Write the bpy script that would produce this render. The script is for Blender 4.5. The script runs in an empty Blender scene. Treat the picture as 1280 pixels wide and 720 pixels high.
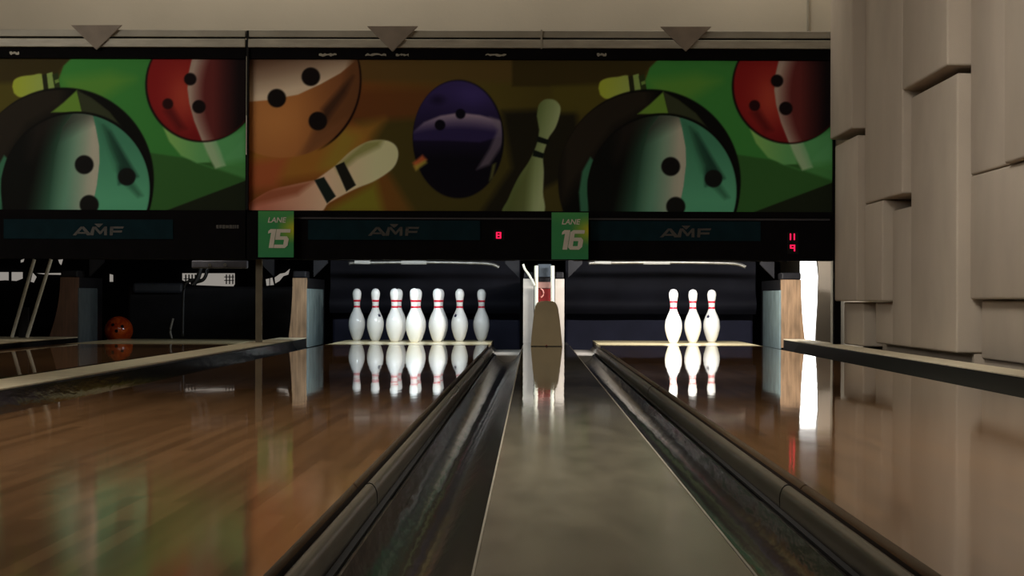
import bpy, bmesh, math, random
import numpy as np
from mathutils import Matrix, Vector
random.seed(7)
PI = math.pi
S_ = bpy.context.scene
COL = S_.collection

# ------------------------------------------------------------------ camera
F = 3204.0                      # focal length in pixels (1280 wide)
VX, VY, ROLL, CH = 665.8, 375.0, 0.0035, 0.30
cam_d = bpy.data.cameras.new('camera')
cam_d.sensor_width = 36.0
cam_d.lens = 36.0*F/1280.0
cam_d.clip_start = 0.02; cam_d.clip_end = 200
cam = bpy.data.objects.new('camera', cam_d); COL.objects.link(cam)
yaw = math.atan((VX-640)/F); pit = math.atan((VY-360)/F)
cam.matrix_world = (Matrix.Translation((0, 0, CH)) @ Matrix.Rotation(yaw, 4, 'Z')
                    @ Matrix.Rotation(PI/2+pit, 4, 'X') @ Matrix.Rotation(ROLL, 4, 'Z'))
S_.camera = cam

def P(x, y, D):
    """pixel of the photograph at distance D down the lane -> point in the place"""
    dx, dy = x-VX, y-VY
    a, b = dx+ROLL*dy, dy-ROLL*dx
    return Vector((a*D/F, D, CH-b*D/F))
def PX(x, D, y=375): return P(x, y, D).x
def PZ(y, D, x=665.8): return P(x, y, D).z

# ------------------------------------------------------------------ materials
def lin(c):
    return tuple(((v/255)/12.92 if v/255 <= .04045 else ((v/255+.055)/1.055)**2.4) for v in c)
def nodes_of(m):
    m.use_nodes = True
    return m.node_tree.nodes, m.node_tree.links, m.node_tree.nodes['Principled BSDF']
def mat(name, rgb, rough=.6, metal=0., var=.15, scale=12., bump=0., bscale=60., spec=.5, emit=None, estr=0., stretch=(1, 1, 1), coat=0.):
    m = bpy.data.materials.new(name); N, L, b = nodes_of(m)
    c = lin(rgb)
    tc = N.new('ShaderNodeTexCoord'); mp = N.new('ShaderNodeMapping'); mp.inputs['Scale'].default_value = stretch
    L.new(tc.outputs['Object'], mp.inputs[0])
    nz = N.new('ShaderNodeTexNoise'); nz.inputs['Scale'].default_value = scale; nz.inputs['Detail'].default_value = 4
    L.new(mp.outputs[0], nz.inputs['Vector'])
    rp = N.new('ShaderNodeValToRGB')
    rp.color_ramp.elements[0].color = (*[v*(1-var) for v in c], 1); rp.color_ramp.elements[0].position = .3
    rp.color_ramp.elements[1].color = (*[min(1, v*(1+var)) for v in c], 1); rp.color_ramp.elements[1].position = .7
    L.new(nz.outputs['Fac'], rp.inputs[0]); L.new(rp.outputs[0], b.inputs['Base Color'])
    b.inputs['Roughness'].default_value = rough; b.inputs['Metallic'].default_value = metal
    b.inputs['Specular IOR Level'].default_value = spec
    b.inputs['Coat Weight'].default_value = coat
    if bump:
        n2 = N.new('ShaderNodeTexNoise'); n2.inputs['Scale'].default_value = bscale; n2.inputs['Detail'].default_value = 3
        L.new(mp.outputs[0], n2.inputs['Vector'])
        bp = N.new('ShaderNodeBump'); bp.inputs['Strength'].default_value = bump; bp.inputs['Distance'].default_value = .01
        L.new(n2.outputs['Fac'], bp.inputs['Height']); L.new(bp.outputs[0], b.inputs['Normal'])
    if emit:
        b.inputs['Emission Color'].default_value = (*lin(emit), 1); b.inputs['Emission Strength'].default_value = estr
    return m

def lane_mat():
    m = bpy.data.materials.new('lacquered maple boards'); N, L, b = nodes_of(m)
    tc = N.new('ShaderNodeTexCoord'); sp = N.new('ShaderNodeSeparateXYZ'); L.new(tc.outputs['Object'], sp.inputs[0])
    def mth(op, a, bb=None):
        n = N.new('ShaderNodeMath'); n.operation = op
        for i, v in enumerate((a, bb)):
            if v is None: continue
            if isinstance(v, (int, float)): n.inputs[i].default_value = v
            else: L.new(v, n.inputs[i])
        return n.outputs[0]
    bx = mth('FLOOR', mth('DIVIDE', sp.outputs['X'], .0273))
    off = N.new('ShaderNodeTexWhiteNoise'); off.noise_dimensions = '1D'; L.new(bx, off.inputs['W'])
    by = mth('FLOOR', mth('ADD', mth('DIVIDE', sp.outputs['Y'], 1.6), mth('MULTIPLY', off.outputs['Value'], 7)))
    cb = N.new('ShaderNodeCombineXYZ'); L.new(bx, cb.inputs[0]); L.new(by, cb.inputs[1])
    wn = N.new('ShaderNodeTexWhiteNoise'); wn.noise_dimensions = '2D'; L.new(cb.outputs[0], wn.inputs['Vector'])
    mp = N.new('ShaderNodeMapping'); mp.inputs['Scale'].default_value = (40, 2.2, 1); L.new(tc.outputs['Object'], mp.inputs[0])
    gr = N.new('ShaderNodeTexNoise'); gr.inputs['Scale'].default_value = 1; gr.inputs['Detail'].default_value = 5; L.new(mp.outputs[0], gr.inputs['Vector'])
    v = mth('ADD', mth('MULTIPLY', wn.outputs['Value'], .55), mth('MULTIPLY', gr.outputs['Fac'], .45))
    rp = N.new('ShaderNodeValToRGB')
    rp.color_ramp.elements[0].position = .15; rp.color_ramp.elements[0].color = (*lin((114, 82, 53)), 1)
    rp.color_ramp.elements[1].position = .9; rp.color_ramp.elements[1].color = (*lin((150, 110, 73)), 1)
    L.new(v, rp.inputs[0]); L.new(rp.outputs[0], b.inputs['Base Color'])
    mr = N.new('ShaderNodeMapRange'); mr.inputs['From Min'].default_value = 3.2; mr.inputs['From Max'].default_value = 8.5
    mr.inputs['To Min'].default_value = .085; mr.inputs['To Max'].default_value = .022      # oiled front, dry back end
    L.new(sp.outputs['Y'], mr.inputs['Value']); L.new(mr.outputs[0], b.inputs['Roughness'])
    b.inputs['IOR'].default_value = 1.36
    # faint waviness of the oiled lacquer
    m2 = N.new('ShaderNodeMapping'); m2.inputs['Scale'].default_value = (5, .9, 1); L.new(tc.outputs['Object'], m2.inputs[0])
    wv = N.new('ShaderNodeTexNoise'); wv.inputs['Scale'].default_value = 1.6; wv.inputs['Detail'].default_value = 2; L.new(m2.outputs[0], wv.inputs['Vector'])
    bp = N.new('ShaderNodeBump'); bp.inputs['Strength'].default_value = .25; bp.inputs['Distance'].default_value = .0016
    L.new(wv.outputs['Fac'], bp.inputs['Height']); L.new(bp.outputs[0], b.inputs['Normal'])
    return m
LANE_ROUGH = .055

def paint_mat(name, gain=1., rough=.45):
    m = bpy.data.materials.new(name); N, L, b = nodes_of(m)
    at = N.new('ShaderNodeAttribute'); at.attribute_name = 'paint'
    g = N.new('ShaderNodeVectorMath'); g.operation = 'SCALE'; g.inputs['Scale'].default_value = gain
    L.new(at.outputs['Color'], g.inputs[0]); L.new(g.outputs[0], b.inputs['Base Color'])
    b.inputs['Roughness'].default_value = rough; b.inputs['Specular IOR Level'].default_value = .03
    return m

M = {}
M['lane'] = lane_mat()
M['deck'] = mat('pale maple pin deck', (236, 219, 172), .2, var=.12, scale=6, stretch=(20, 1, 1))
M['lane_side'] = mat('dark oxblood lane edge', (34, 20, 17), .45)
M['gutter'] = mat('worn dark gutter plastic', (30, 29, 28), .13, var=.3, scale=3, spec=.3, bump=.2, bscale=9, stretch=(3, .5, 3))
M['bumper'] = mat('khaki grey bumper plastic', (58, 52, 41), .32, var=.25, scale=5)
M['black'] = mat('flat black paint', (9, 7, 8), .7, var=.3, spec=.06)
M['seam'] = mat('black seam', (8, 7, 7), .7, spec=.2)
M['cap'] = mat('scuffed taupe laminate', (112, 105, 88), .11, var=.26, scale=4, spec=.12, bump=.03, bscale=6, stretch=(4, .7, 1))
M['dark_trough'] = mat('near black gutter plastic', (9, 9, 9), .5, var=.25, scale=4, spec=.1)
M['bright_cap'] = mat('pale bright ledge', (228, 214, 184), .5, var=.1)
nt = M['cap'].node_tree; mr = nt.nodes.new('ShaderNodeMapRange'); sx = nt.nodes.new('ShaderNodeSeparateXYZ')
nt.links.new([n for n in nt.nodes if n.type == 'TEX_COORD'][0].outputs['Object'], sx.inputs[0]); nt.links.new(sx.outputs['Y'], mr.inputs['Value'])
mr.inputs['From Min'].default_value = 4; mr.inputs['From Max'].default_value = 8; mr.inputs['To Min'].default_value = .22; mr.inputs['To Max'].default_value = .03
nt.links.new(mr.outputs[0], nt.nodes['Principled BSDF'].inputs['Roughness'])      # worn dull in front, still glossy at the back
M['pale_cap'] = mat('pale worn ledge', (212, 198, 165), .35, var=.15)
M['dark_ledge'] = mat('charcoal gutter wall', (14, 13, 14), .5, var=.25, scale=4, spec=.15)
M['foam'] = mat('beige fabric wrapped foam', (176, 163, 147), .9, var=.05, scale=3, bump=.12, bscale=220, spec=.15)
M['plaster'] = mat('beige painted plaster', (182, 171, 151), .85, var=.05, scale=2, bump=.05, spec=.2)
M['rail'] = mat('grey aluminium moulding', (150, 143, 126), .5, metal=.1, var=.15, scale=5)
M['rail2'] = mat('lighter grey moulding', (160, 152, 134), .45, metal=.1, var=.18, scale=7, stretch=(1, 1, 4))
M['ornament'] = mat('mottled grey triangle', (134, 120, 104), .6, var=.14, scale=9)
M['teal'] = mat('dark teal hood panel', (12, 34, 40), .7, var=.15, spec=.06)
M['letter'] = mat('dull bronze lettering', (56, 50, 41), .5, var=.2)
M['silver'] = mat('silver lettering', (196, 188, 172), .5, var=.08)
M['wood'] = mat('streaky plywood', (144, 116, 88), .5, var=.42, scale=5, stretch=(9, 9, 1))
M['wood_dimmed'] = mat('dimmed brown plywood', (92, 64, 46), .5, var=.3, scale=5, stretch=(9, 9, 1))  # darker copy of the plywood, dimness put into the colour
M['pad'] = mat('grey green kick pad', (108, 124, 124), .7, var=.2, scale=8)
M['whitish'] = mat('scuffed white plastic', (186, 179, 168), .45, var=.1, scale=7)
M['tan'] = mat('olive tan moulded cover', (146, 128, 94), .55, var=.06)
M['rod'] = mat('ivory painted rod', (215, 212, 195), .35, var=.06)
M['olive_post'] = mat('olive brown post', (92, 82, 60), .6)
M['red'] = mat('dark red box', (120, 20, 18), .5, var=.25)
M['pink'] = mat('pale pink mark', (225, 150, 140), .5)
M['mauve'] = mat('dusty pink strip', (160, 120, 110), .6)
M['pin'] = mat('glossy white pin plastic', (236, 236, 232), .16, var=.02, coat=.3)
M['stripe'] = mat('red pin stripe', (205, 24, 52), .3, var=.05)
M['mark'] = mat('dark pin emblem', (30, 30, 60), .4)
M['curtain'] = mat('black pit curtain', (25, 25, 32), .8, var=.25, scale=4, spec=.2)
M['cushion'] = mat('navy ball cushion', (36, 37, 54), .7, var=.2, scale=5, spec=.2)
M['metal'] = mat('worn steel', (150, 148, 142), .35, metal=.8, var=.3, scale=14)
M['segment'] = mat('white sleeve', (190, 190, 185), .4)
M['greybar'] = mat('dull grey bar', (96, 94, 100), .5, metal=.3, var=.3, scale=10)
M['machine'] = mat('dark machine paint', (20, 19, 22), .6, var=.3, spec=.25)
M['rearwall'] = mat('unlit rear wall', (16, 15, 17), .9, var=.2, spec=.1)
M['floor'] = mat('dark concrete', (40, 36, 33), .7, var=.2)
M['pane'] = mat('daylit pane', (60, 58, 55), .5, emit=(196, 188, 178), estr=.48)
M['bright'] = mat('glowing lit wall', (240, 240, 240), .5, emit=(255, 255, 252), estr=2.6)  # emission stands in for light falling on the far right wall
M['led'] = mat('red led', (60, 0, 10), .4, emit=(255, 20, 70), estr=2.0)
M['cable'] = mat('black rubber cable', (12, 12, 12), .5)
M['chain'] = mat('grey strap', (120, 116, 108), .5)

def ball_mat():
    m = bpy.data.materials.new('marbled orange ball'); N, L, b = nodes_of(m)
    tc = N.new('ShaderNodeTexCoord')
    nz = N.new('ShaderNodeTexNoise'); nz.inputs['Scale'].default_value = 9; nz.inputs['Detail'].default_value = 5; nz.inputs['Distortion'].default_value = 2.
    L.new(tc.outputs['Object'], nz.inputs['Vector'])
    rp = N.new('ShaderNodeValToRGB')
    rp.color_ramp.elements[0].position = .3; rp.color_ramp.elements[0].color = (*lin((150, 30, 10)), 1)
    rp.color_ramp.elements[1].position = .7; rp.color_ramp.elements[1].color = (*lin((225, 96, 30)), 1)
    L.new(nz.outputs['Fac'], rp.inputs[0]); L.new(rp.outputs[0], b.inputs['Base Color'])
    b.inputs['Roughness'].default_value = .15
    return m
M['ball'] = ball_mat()

# ------------------------------------------------------------------ mesh helpers
def new_bm(): return bmesh.new()
def add_box(bm, x0, x1, y0, y1, z0, z1, bev=0., seg=2):
    r = bmesh.ops.create_cube(bm, size=1.)
    vs = r['verts']
    for v in vs:
        v.co = Vector((x0+(v.co.x+.5)*(x1-x0), y0+(v.co.y+.5)*(y1-y0), z0+(v.co.z+.5)*(z1-z0)))
    if bev:
        es = list({e for v in vs for e in v.link_edges})
        bmesh.ops.bevel(bm, geom=es, offset=bev, segments=seg, affect='EDGES', profile=.5)
def add_tube(bm, pts, r, n=10, caps=True):
    pts = [Vector(p) for p in pts]; rings = []
    for i, p in enumerate(pts):
        t = (pts[min(i+1, len(pts)-1)]-pts[max(i-1, 0)]).normalized()
        a = t.cross(Vector((0, 0, 1)))
        if a.length < .1: a = t.cross(Vector((1, 0, 0)))
        a.normalize(); b = t.cross(a)
        rr = r[i] if isinstance(r, (list, tuple)) else r
        rings.append([bm.verts.new(p+rr*(math.cos(2*PI*k/n)*a+math.sin(2*PI*k/n)*b)) for k in range(n)])
    for q, w in zip(rings, rings[1:]):
        for k in range(n): bm.faces.new((q[k], q[(k+1) % n], w[(k+1) % n], w[k]))
    if caps: bm.faces.new(rings[0][::-1]); bm.faces.new(rings[-1])
def add_lathe(bm, prof, n=32, c=(0, 0, 0)):
    rings = []
    for r, z in prof:
        if r < 1e-6: rings.append([bm.verts.new((c[0], c[1], c[2]+z))])
        else: rings.append([bm.verts.new((c[0]+r*math.cos(2*PI*k/n), c[1]+r*math.sin(2*PI*k/n), c[2]+z)) for k in range(n)])
    for q, w in zip(rings, rings[1:]):
        for k in range(n):
            a, b_, c_, d = q[k % len(q)], q[(k+1) % len(q)], w[(k+1) % len(w)], w[k % len(w)]
            vs = []
            for v in (a, b_, c_, d):
                if v not in vs: vs.append(v)
            if len(vs) > 2: bm.faces.new(vs)
    if len(rings[0]) > 1: bm.faces.new(rings[0][::-1])
    if len(rings[-1]) > 1: bm.faces.new(rings[-1])
def add_prism_xz(bm, poly, y0, y1):
    """polygon in X-Z, extruded along Y"""
    a = [bm.verts.new((x, y0, z)) for x, z in poly]; b = [bm.verts.new((x, y1, z)) for x, z in poly]
    n = len(poly)
    bm.faces.new(a); bm.faces.new(b[::-1])
    for i in range(n): bm.faces.new((a[i], b[i], b[(i+1) % n], a[(i+1) % n]))
def obj(name, bm, m, parent=None, smooth=False, loc=None):
    bmesh.ops.recalc_face_normals(bm, faces=bm.faces)
    me = bpy.data.meshes.new(name); bm.to_mesh(me); bm.free()
    me.materials.append(m)
    if smooth:
        me.polygons.foreach_set('use_smooth', [True]*len(me.polygons))
    o = bpy.data.objects.new(name, me); COL.objects.link(o)
    if parent: o.parent = parent
    if loc is not None: o.location = loc
    return o
def smooth_by_angle(o, deg=35):
    me = o.data
    me.polygons.foreach_set('use_smooth', [True]*len(me.polygons))
    bm = bmesh.new(); bm.from_mesh(me)
    for e in bm.edges:
        if len(e.link_faces) == 2 and e.calc_face_angle(0) > math.radians(deg): e.smooth = False
    bm.to_mesh(me); bm.free()
def tag(o, label, cat, group=None):
    o['label'] = label; o['category'] = cat
    if group: o['group'] = group
    return o
def thing(name, label, cat, loc=(0, 0, 0), group=None):
    o = bpy.data.objects.new(name, None); COL.objects.link(o); o.location = loc; o.empty_display_size = .1
    return tag(o, label, cat, group)
def struct(name, bm, m, parent=None):
    o = obj(name, bm, m, parent)
    if not parent: o['kind'] = 'structure'
    return o
def part(name, bm, m, root, smooth=False, label=None):
    """bm in world coordinates -> child of root, whose location is subtracted"""
    bmesh.ops.translate(bm, verts=bm.verts, vec=-root.location)
    o = obj(name, bm, m, root, smooth)
    if label: o['label'] = label
    return o
def sub(name, bm, m, root, pa, smooth=False, label=None):
    bmesh.ops.translate(bm, verts=bm.verts, vec=-root.location)
    o = obj(name, bm, m, pa, smooth)
    if label: o['label'] = label
    return o
def copy_tree(o, parent=None, skip=()):
    c = o.copy(); COL.objects.link(c)
    if parent: c.parent = parent
    for ch in list(o.children):
        if ch.name.split('.')[0] in skip: continue
        copy_tree(ch, c, skip)
    return c
def smooth_line(pts, n=8):
    pts = [Vector(p) for p in pts]; out = []
    for i in range(len(pts)-1):
        p0, p1, p2, p3 = pts[max(i-1, 0)], pts[i], pts[i+1], pts[min(i+2, len(pts)-1)]
        for k in range(n):
            t = k/n
            out.append(.5*((2*p1)+(-p0+p2)*t+(2*p0-5*p1+4*p2-p3)*t*t+(-p0+3*p1-3*p2+p3)*t**3))
    return out+[pts[-1]]

# ------------------------------------------------------------------ lay-out of the lanes
HW = .540
C14, C15, C16 = -2.55, -.8315, .989
Y0, YD, YE = -.6, 16.9, 19.15       # lane start, front of pin deck, tail
ZF = -.2                            # sub floor
YH = 18.0                           # head pin

# ---- setting
bm = new_bm(); add_box(bm, -8, 3.2, -6, 24, ZF-.2, ZF); struct('floor', bm, M['floor'])
bm = new_bm(); add_box(bm, -8, 3.2, -6, 24, 3.3, 3.5); struct('ceiling', bm, M['plaster'])
bm = new_bm(); add_box(bm, -8, 2.15, 16.42, 16.6, 1.9, 3.3)
struct('wall_back', bm, M['plaster'])
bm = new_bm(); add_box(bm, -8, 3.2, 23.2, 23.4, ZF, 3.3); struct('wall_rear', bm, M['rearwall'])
bm = new_bm(); add_box(bm, -8.2, -8, -6, 24, ZF-.2, 3.5); struct('wall_left', bm, M['plaster'])
bm = new_bm(); add_box(bm, 2.24, 2.44, -6, 23.2, ZF, 3.3); struct('wall_right', bm, M['plaster'])
x = PX(1010, 16.4, 20)
bm = new_bm(); add_box(bm, x-.006, x+.006, 16.405, 16.42, 1.99, 3.3); struct('trim_1', bm, M['rail'])

# ---- rear windows glimpsed under the masking, all on the rear wall
def window(name, pts, D, m, bars=()):
    bm = new_bm()
    a = [P(px, py, D) for px, py in pts]
    f = [bm.verts.new(v) for v in a]; b = [bm.verts.new(v+Vector((0, .015, 0))) for v in a]
    n = len(a)
    bm.faces.new(f); bm.faces.new(b[::-1])
    for i in range(n): bm.faces.new((f[i], b[i], b[(i+1) % n], f[(i+1) % n]))
    o = struct(name, bm, m)
    cx = sum((v.x for v in a))/n
    for (x0, y0, x1, y1) in bars:
        bm = new_bm(); p, q = P(x0, y0, D-.03), P(x1, y1, D-.03)
        add_box(bm, min(p.x, q.x), max(p.x, q.x), D-.035, D-.012, min(p.z, q.z), max(p.z, q.z))
        obj('window_bar', bm, M['black'], o)
    return o
DR = 23.17
grid = []
for gx in (231, 235, 239, 243): grid.append((gx, 343, gx+1.4, 353))
for gx in (282, 286, 290): grid.append((gx, 343, gx+1.2, 355))
grid += [(280, 345.5, 292, 346.6), (280, 350, 292, 351), (229, 348, 244, 349)]
window('window_1', [(227.5, 341.5), (293, 341.5), (293, 355), (291, 358), (240, 356), (227.5, 350)], DR, M['pane'], grid)
window('window_2', [(-30, 340), (27, 340), (27, 348), (19, 351), (5, 350), (-30, 353)], DR, M['pane'], [(10, 339, 13, 353)])
window('window_3', [(332, 349), (340, 347), (342, 356), (333, 357)], DR, M['pane'], [(336.4, 346, 337.2, 358)])
window('window_4', [(343, 347), (350, 342), (356, 341), (362, 336), (360, 343), (354, 345), (349, 351), (344, 354)], DR, M['pane'])
window('window_5', [(350.5, 396), (358, 394), (358, 412), (356, 417), (351, 417)], DR, M['pane'], [(354, 393, 355.4, 418)])
window('window_6', [(136.5, 342.5), (140.5, 343.5), (140.5, 352), (136.5, 352)], DR, M['pane'])
window('window_7', [(40, 341), (44.5, 346), (41, 353), (37.5, 352)], DR, M['pane'])
window('window_8', [(72, 324.5), (77.5, 324), (75.5, 331), (73.5, 329)], DR, M['pane'])
window('window_9', [(45, 341.5), (80, 341), (81, 343.5), (56, 343)], DR, M['pane'])
window('window_10', [(25, 325), (29, 323.5), (28, 327), (25, 328)], DR, M['pane'])
# added glowing panel standing in for the lit right wall, beyond the masking
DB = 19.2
w = window('lit_wall_glow', [(1000, 320), (1019.5, 320), (1022, 345), (1021, 380), (1019, 410), (1018, 440), (1000, 440)], DB, M['bright'])
bm = new_bm(); a = [(1021, 300), (1038, 300), (1038, 440), (1019, 440), (1020, 410), (1022.5, 380), (1023.5, 345)]
add_prism_xz(bm, [(P(px, py, DB-.2).x, P(px, py, DB-.2).z) for px, py in a], DB-.2, DB-.17)
o = struct('trim_2', bm, M['foam'])

# ---- lanes
def lane(cx, label, y0=Y0):
    t = thing('bowling_lane', label, 'bowling lane', (cx, 0, 0))
    bm = new_bm(); add_box(bm, cx-HW, cx+HW, y0, YD, -.015, 0); o = part('lane_surface', bm, M['lane'], t)
    bm = new_bm(); add_box(bm, cx-HW, cx+HW, YD, YE, -.015, 0); part('pin_deck', bm, M['deck'], t, label='pale wooden pin deck')
    bm = new_bm(); add_box(bm, cx-HW, cx+HW, y0, YE, ZF, -.015); part('lane_bed', bm, M['lane_side'], t)
    return t
lane(C14, 'glossy brown lane on the far left with an orange ball at its end')
lane(C15, 'glossy brown lane in the left foreground leading to the full set of pins')
lane(C16, 'glossy brown lane at the right leading to three standing pins')

# ---- gutters
def gutter(xl, xr, zl, zr, label, shoulder=None, joints=(4.55, 8.6, 12.6), end=17.05, m=None, xe=None):
    """trough between xl and xr; shoulder = 'l'/'r' leaves a flat for the bumper rail"""
    t = thing('gutter', label, 'gutter', ((xl+xr)/2, 0, ZF))
    ys = [Y0]+list(joints)+[end]
    sw = .046
    a, b = (xl+sw if shoulder == 'l' else xl), (xr-sw if shoulder == 'r' else xr)
    for i in range(len(ys)-1):
        prof = []
        za = -.055 if shoulder == 'l' else zl
        zb = -.055 if shoulder == 'r' else zr
        if shoulder == 'l': prof.append((xl, -.055))
        n = 14
        for k in range(n+1):
            u = k/n
            z = za*(1-u)+zb*u - (.075 if shoulder else .085)*math.sin(PI*u)**.75
            prof.append((a+(b-a)*u, z-.002*i))
        if shoulder == 'r': prof.append((xr, -.055))
        bm = new_bm()
        add_prism_xz(bm, [(xl, ZF)]+prof+[(xr, ZF)], ys[i]+(.003 if i else 0), ys[i+1]-.003)
        o = part('gutter_section', bm, m or M['gutter'], t)
        smooth_by_angle(o, 40)
    # flat pit end of the gutter, beside the pin deck, with a rounded lip
    xr = xe or xr
    bm = new_bm(); add_prism_xz(bm, [(xl, ZF), (xl, -.045), (xl+.02, -.07), (xr-.02, -.07), (xr, -.045), (xr, ZF)], end, YE)
    part('flat_gutter', bm, M['whitish'] if shoulder else M['gutter'], t)
    return t
CL, CR = -.066, .2465
G15R = (C15+HW, CL); G16L = (CR, C16-HW)
gutter(*G15R, -.03, -.008, 'dark scuffed gutter trough left of the middle divider', 'l')
gutter(*G16L, -.008, -.03, 'dark scuffed gutter trough right of the middle divider', 'r')
gutter(-1.597, C15-HW, .02, -.02, 'dark gutter between the left lane and the far-left pale ledge')
gutter(C14+HW, -1.786, -.02, .02, 'hidden-bottomed gutter on the right side of the far-left lane')
gutter(-3.212, C14-HW, .02, -.02, 'dark gutter along the left side of the far-left lane')
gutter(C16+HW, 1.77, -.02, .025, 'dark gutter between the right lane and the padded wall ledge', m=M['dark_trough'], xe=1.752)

# ---- bumper rails lying beside the lanes, in joined sections
def bumper(x0, x1, label, toward):
    t = thing('bumper_rail', label, 'bumper rail', ((x0+x1)/2, 0, -.055))
    ys = [Y0, 4.35, 9.3, 14.0, 16.95]
    for i in range(4):
        w = x1-x0; pts = []
        for k in range(9):
            u = PI*k/8
            pts.append(((x0+x1)/2-math.cos(u)*w/2, -.036+.024*math.sin(u)))
        bm = new_bm(); add_prism_xz(bm, [(x0, -.0545)]+pts+[(x1, -.0545)], ys[i]+.004, ys[i+1]-.004)
        o = part('rail_section', bm, M['bumper'], t); smooth_by_angle(o, 40)
        # collar at the joint
        if i:
            bm = new_bm()
            pts2 = [((x0+x1)/2-math.cos(PI*k/8)*(w/2+.0008), -.036+.0252*math.sin(PI*k/8)) for k in range(9)]
            add_prism_xz(bm, [(x0, -.0545)]+pts2+[(x1, -.0545)], ys[i]-.004, ys[i]+.004)
            part('joint_ring', bm, M['seam'], t)
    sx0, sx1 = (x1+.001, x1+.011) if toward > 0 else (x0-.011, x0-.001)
    bm = new_bm(); add_box(bm, sx0, sx1, Y0, 16.95, -.0545, -.050); part('gap_shade', bm, M['seam'], t, label='thin black strip for the shaded gap')  # shade of the gap beside the rail, put in as a black strip
    return t
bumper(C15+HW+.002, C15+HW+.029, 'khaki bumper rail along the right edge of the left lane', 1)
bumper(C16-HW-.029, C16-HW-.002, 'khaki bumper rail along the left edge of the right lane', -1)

# ---- divider caps and ledges
t = thing('lane_divider', 'wide taupe divider cap running between the two middle gutters', 'lane divider', ((CL+CR)/2, 0, ZF))
bm = new_bm(); add_box(bm, CL, CR, Y0, 18.095, ZF, 0, .004); part('divider_cap', bm, M['cap'], t)
for xx, mm in ((CL+.0018, M['rail2']), (CR-.0018, M['rail'])):
    bm = new_bm(); add_box(bm, xx-.0014, xx+.0014, Y0, 16.9, -.006, .0008); part('edge_strip', bm, mm, t, label='thin bright metal edge strip')
def ledge(x0, x1, label, y1=18.09, z=.029, m=None):
    t = thing('lane_divider', label, 'lane divider', ((x0+x1)/2, 0, ZF))
    bm = new_bm(); add_box(bm, x0, x1, Y0, y1, ZF, z-.007); part('divider_core', bm, M['dark_ledge'], t)
    bm = new_bm(); add_box(bm, x0, x1, Y0, y1, z-.007, z, .002); part('divider_cap', bm, m or M['pale_cap'], t)
    return t
ledge(-1.786, -1.597, 'narrow pale-topped ledge between the far-left lane and the left lane')
ledge(-3.9, -3.212, 'pale ledge at the left border beneath the two leaning rods')
ledge(1.77, 1.925, 'pale ledge running along the foot of the padded right wall', 18.09, .032, M['bright_cap'])

# ---- kickbacks (pin-deck side walls): wood nose, grey pad
KB, KE = 18.1, 19.4
def kick(xi, side, label, nose_w, wood, pad=True, zt=.45, flare=.03, padmat=None, y=KB, ye=KE):
    """xi: inner face toward the pins; side=+1 if the wall lies at greater X than xi"""
    t = thing('kickback', label, 'kickback wall', (xi+side*nose_w/2, y, ZF))
    n = 10
    bm = new_bm()
    outer = [(xi+side*(nose_w+flare*(1-k/n)**2.), -.03+(zt+.03)*k/n) for k in range(n+1)]
    poly = [(xi, -.03)]+outer+[(xi, zt)]
    add_prism_xz(bm, poly, y, y+.05); o = part('nose', bm, wood, t)
    bm = new_bm(); add_box(bm, *sorted((xi+side*.004, xi+side*nose_w)), y+.05, ye+.3, ZF, zt); part('side_wall', bm, M['machine'], t, label='dark side wall')
    if pad:
        bm = new_bm(); add_box(bm, *sorted((xi+side*.002, xi-side*.012)), y+.003, ye, -.04, zt-.075, .003)
        part('kick_pad', bm, padmat or M['pad'], t, label='grey green pad')
    bm = new_bm(); add_box(bm, *sorted((xi+side*.004, xi+side*nose_w)), y+.01, y+.3, zt, zt+.05, .01); part('top_bracket', bm, M['machine'], t)
    return t
kick(C15-.765, -1, 'worn wooden post with grey pad left of the full set of pins', .10, M['wood'], flare=.035)
kick(C16+.765, 1, 'worn wooden post with grey pad right of the three pins', .14, M['wood'], flare=.035)
kick(-3.215, -1, 'dim brown wooden post with grey pad left of the orange ball', .125, M['wood_dimmed'], flare=.10, padmat=mat('dim grey pad', (70, 78, 80), .7, var=.2), ye=18.85)  # pad is a darker copy too, its dimness put into the colour
kick(C15+.765, 1, 'scuffed white post on the left behind the tan cover', .075, M['whitish'], pad=False, flare=0)
kick(C16-.765, -1, 'scuffed white post on the right behind the tan cover', .065, M['whitish'], pad=False, flare=0)

# ---- tan moulded cover over the end of the divider
DC = 16.6
t = thing('divider_cover', 'olive tan tapered cover standing at the end of the middle divider', 'cover', ((PX(683, DC)), DC, 0))
bm = new_bm()
zt = PZ(376, DC, 683); out = []
for px, py in [(663.5, 432.5), (664.5, 420), (667, 396), (669, 383), (672, 378), (677, 376.3), (684, 376), (691, 376.4), (695, 378.5), (697.5, 384), (700, 400), (703, 432.5)]:
    v = P(px, py, DC); out.append((v.x, max(v.z, .001)))
nb = [out[0], (PX(681, DC), out[0][1]), (PX(683, DC), .011), (PX(685, DC), out[-1][1]), out[-1]]
ring = out[::1]; poly = out+[(PX(685.5, DC), .001), (PX(683.5, DC), .012), (PX(681.5, DC), .001)]
add_prism_xz(bm, poly, DC, DC+.5)
for v in bm.verts:                                   # the shell leans back and rounds over at the top
    if v.co.y < DC+.1: v.co.y += .10*max(0, v.co.z/zt)**1.5
bmesh.ops.bevel(bm, geom=[e for e in bm.edges if all(v.co.y < DC+.2 for v in e.verts) and min(v.co.z for v in e.verts) > .03], offset=.008, segments=3, affect='EDGES')
o = part('shell', bm, M['tan'], t); smooth_by_angle(o, 50)
bm = new_bm(); add_box(bm, PX(664, DC), PX(702, DC), DC-.004, DC+.02, .0005, .004); part('foot_shadow_gap', bm, M['seam'], t)

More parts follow.
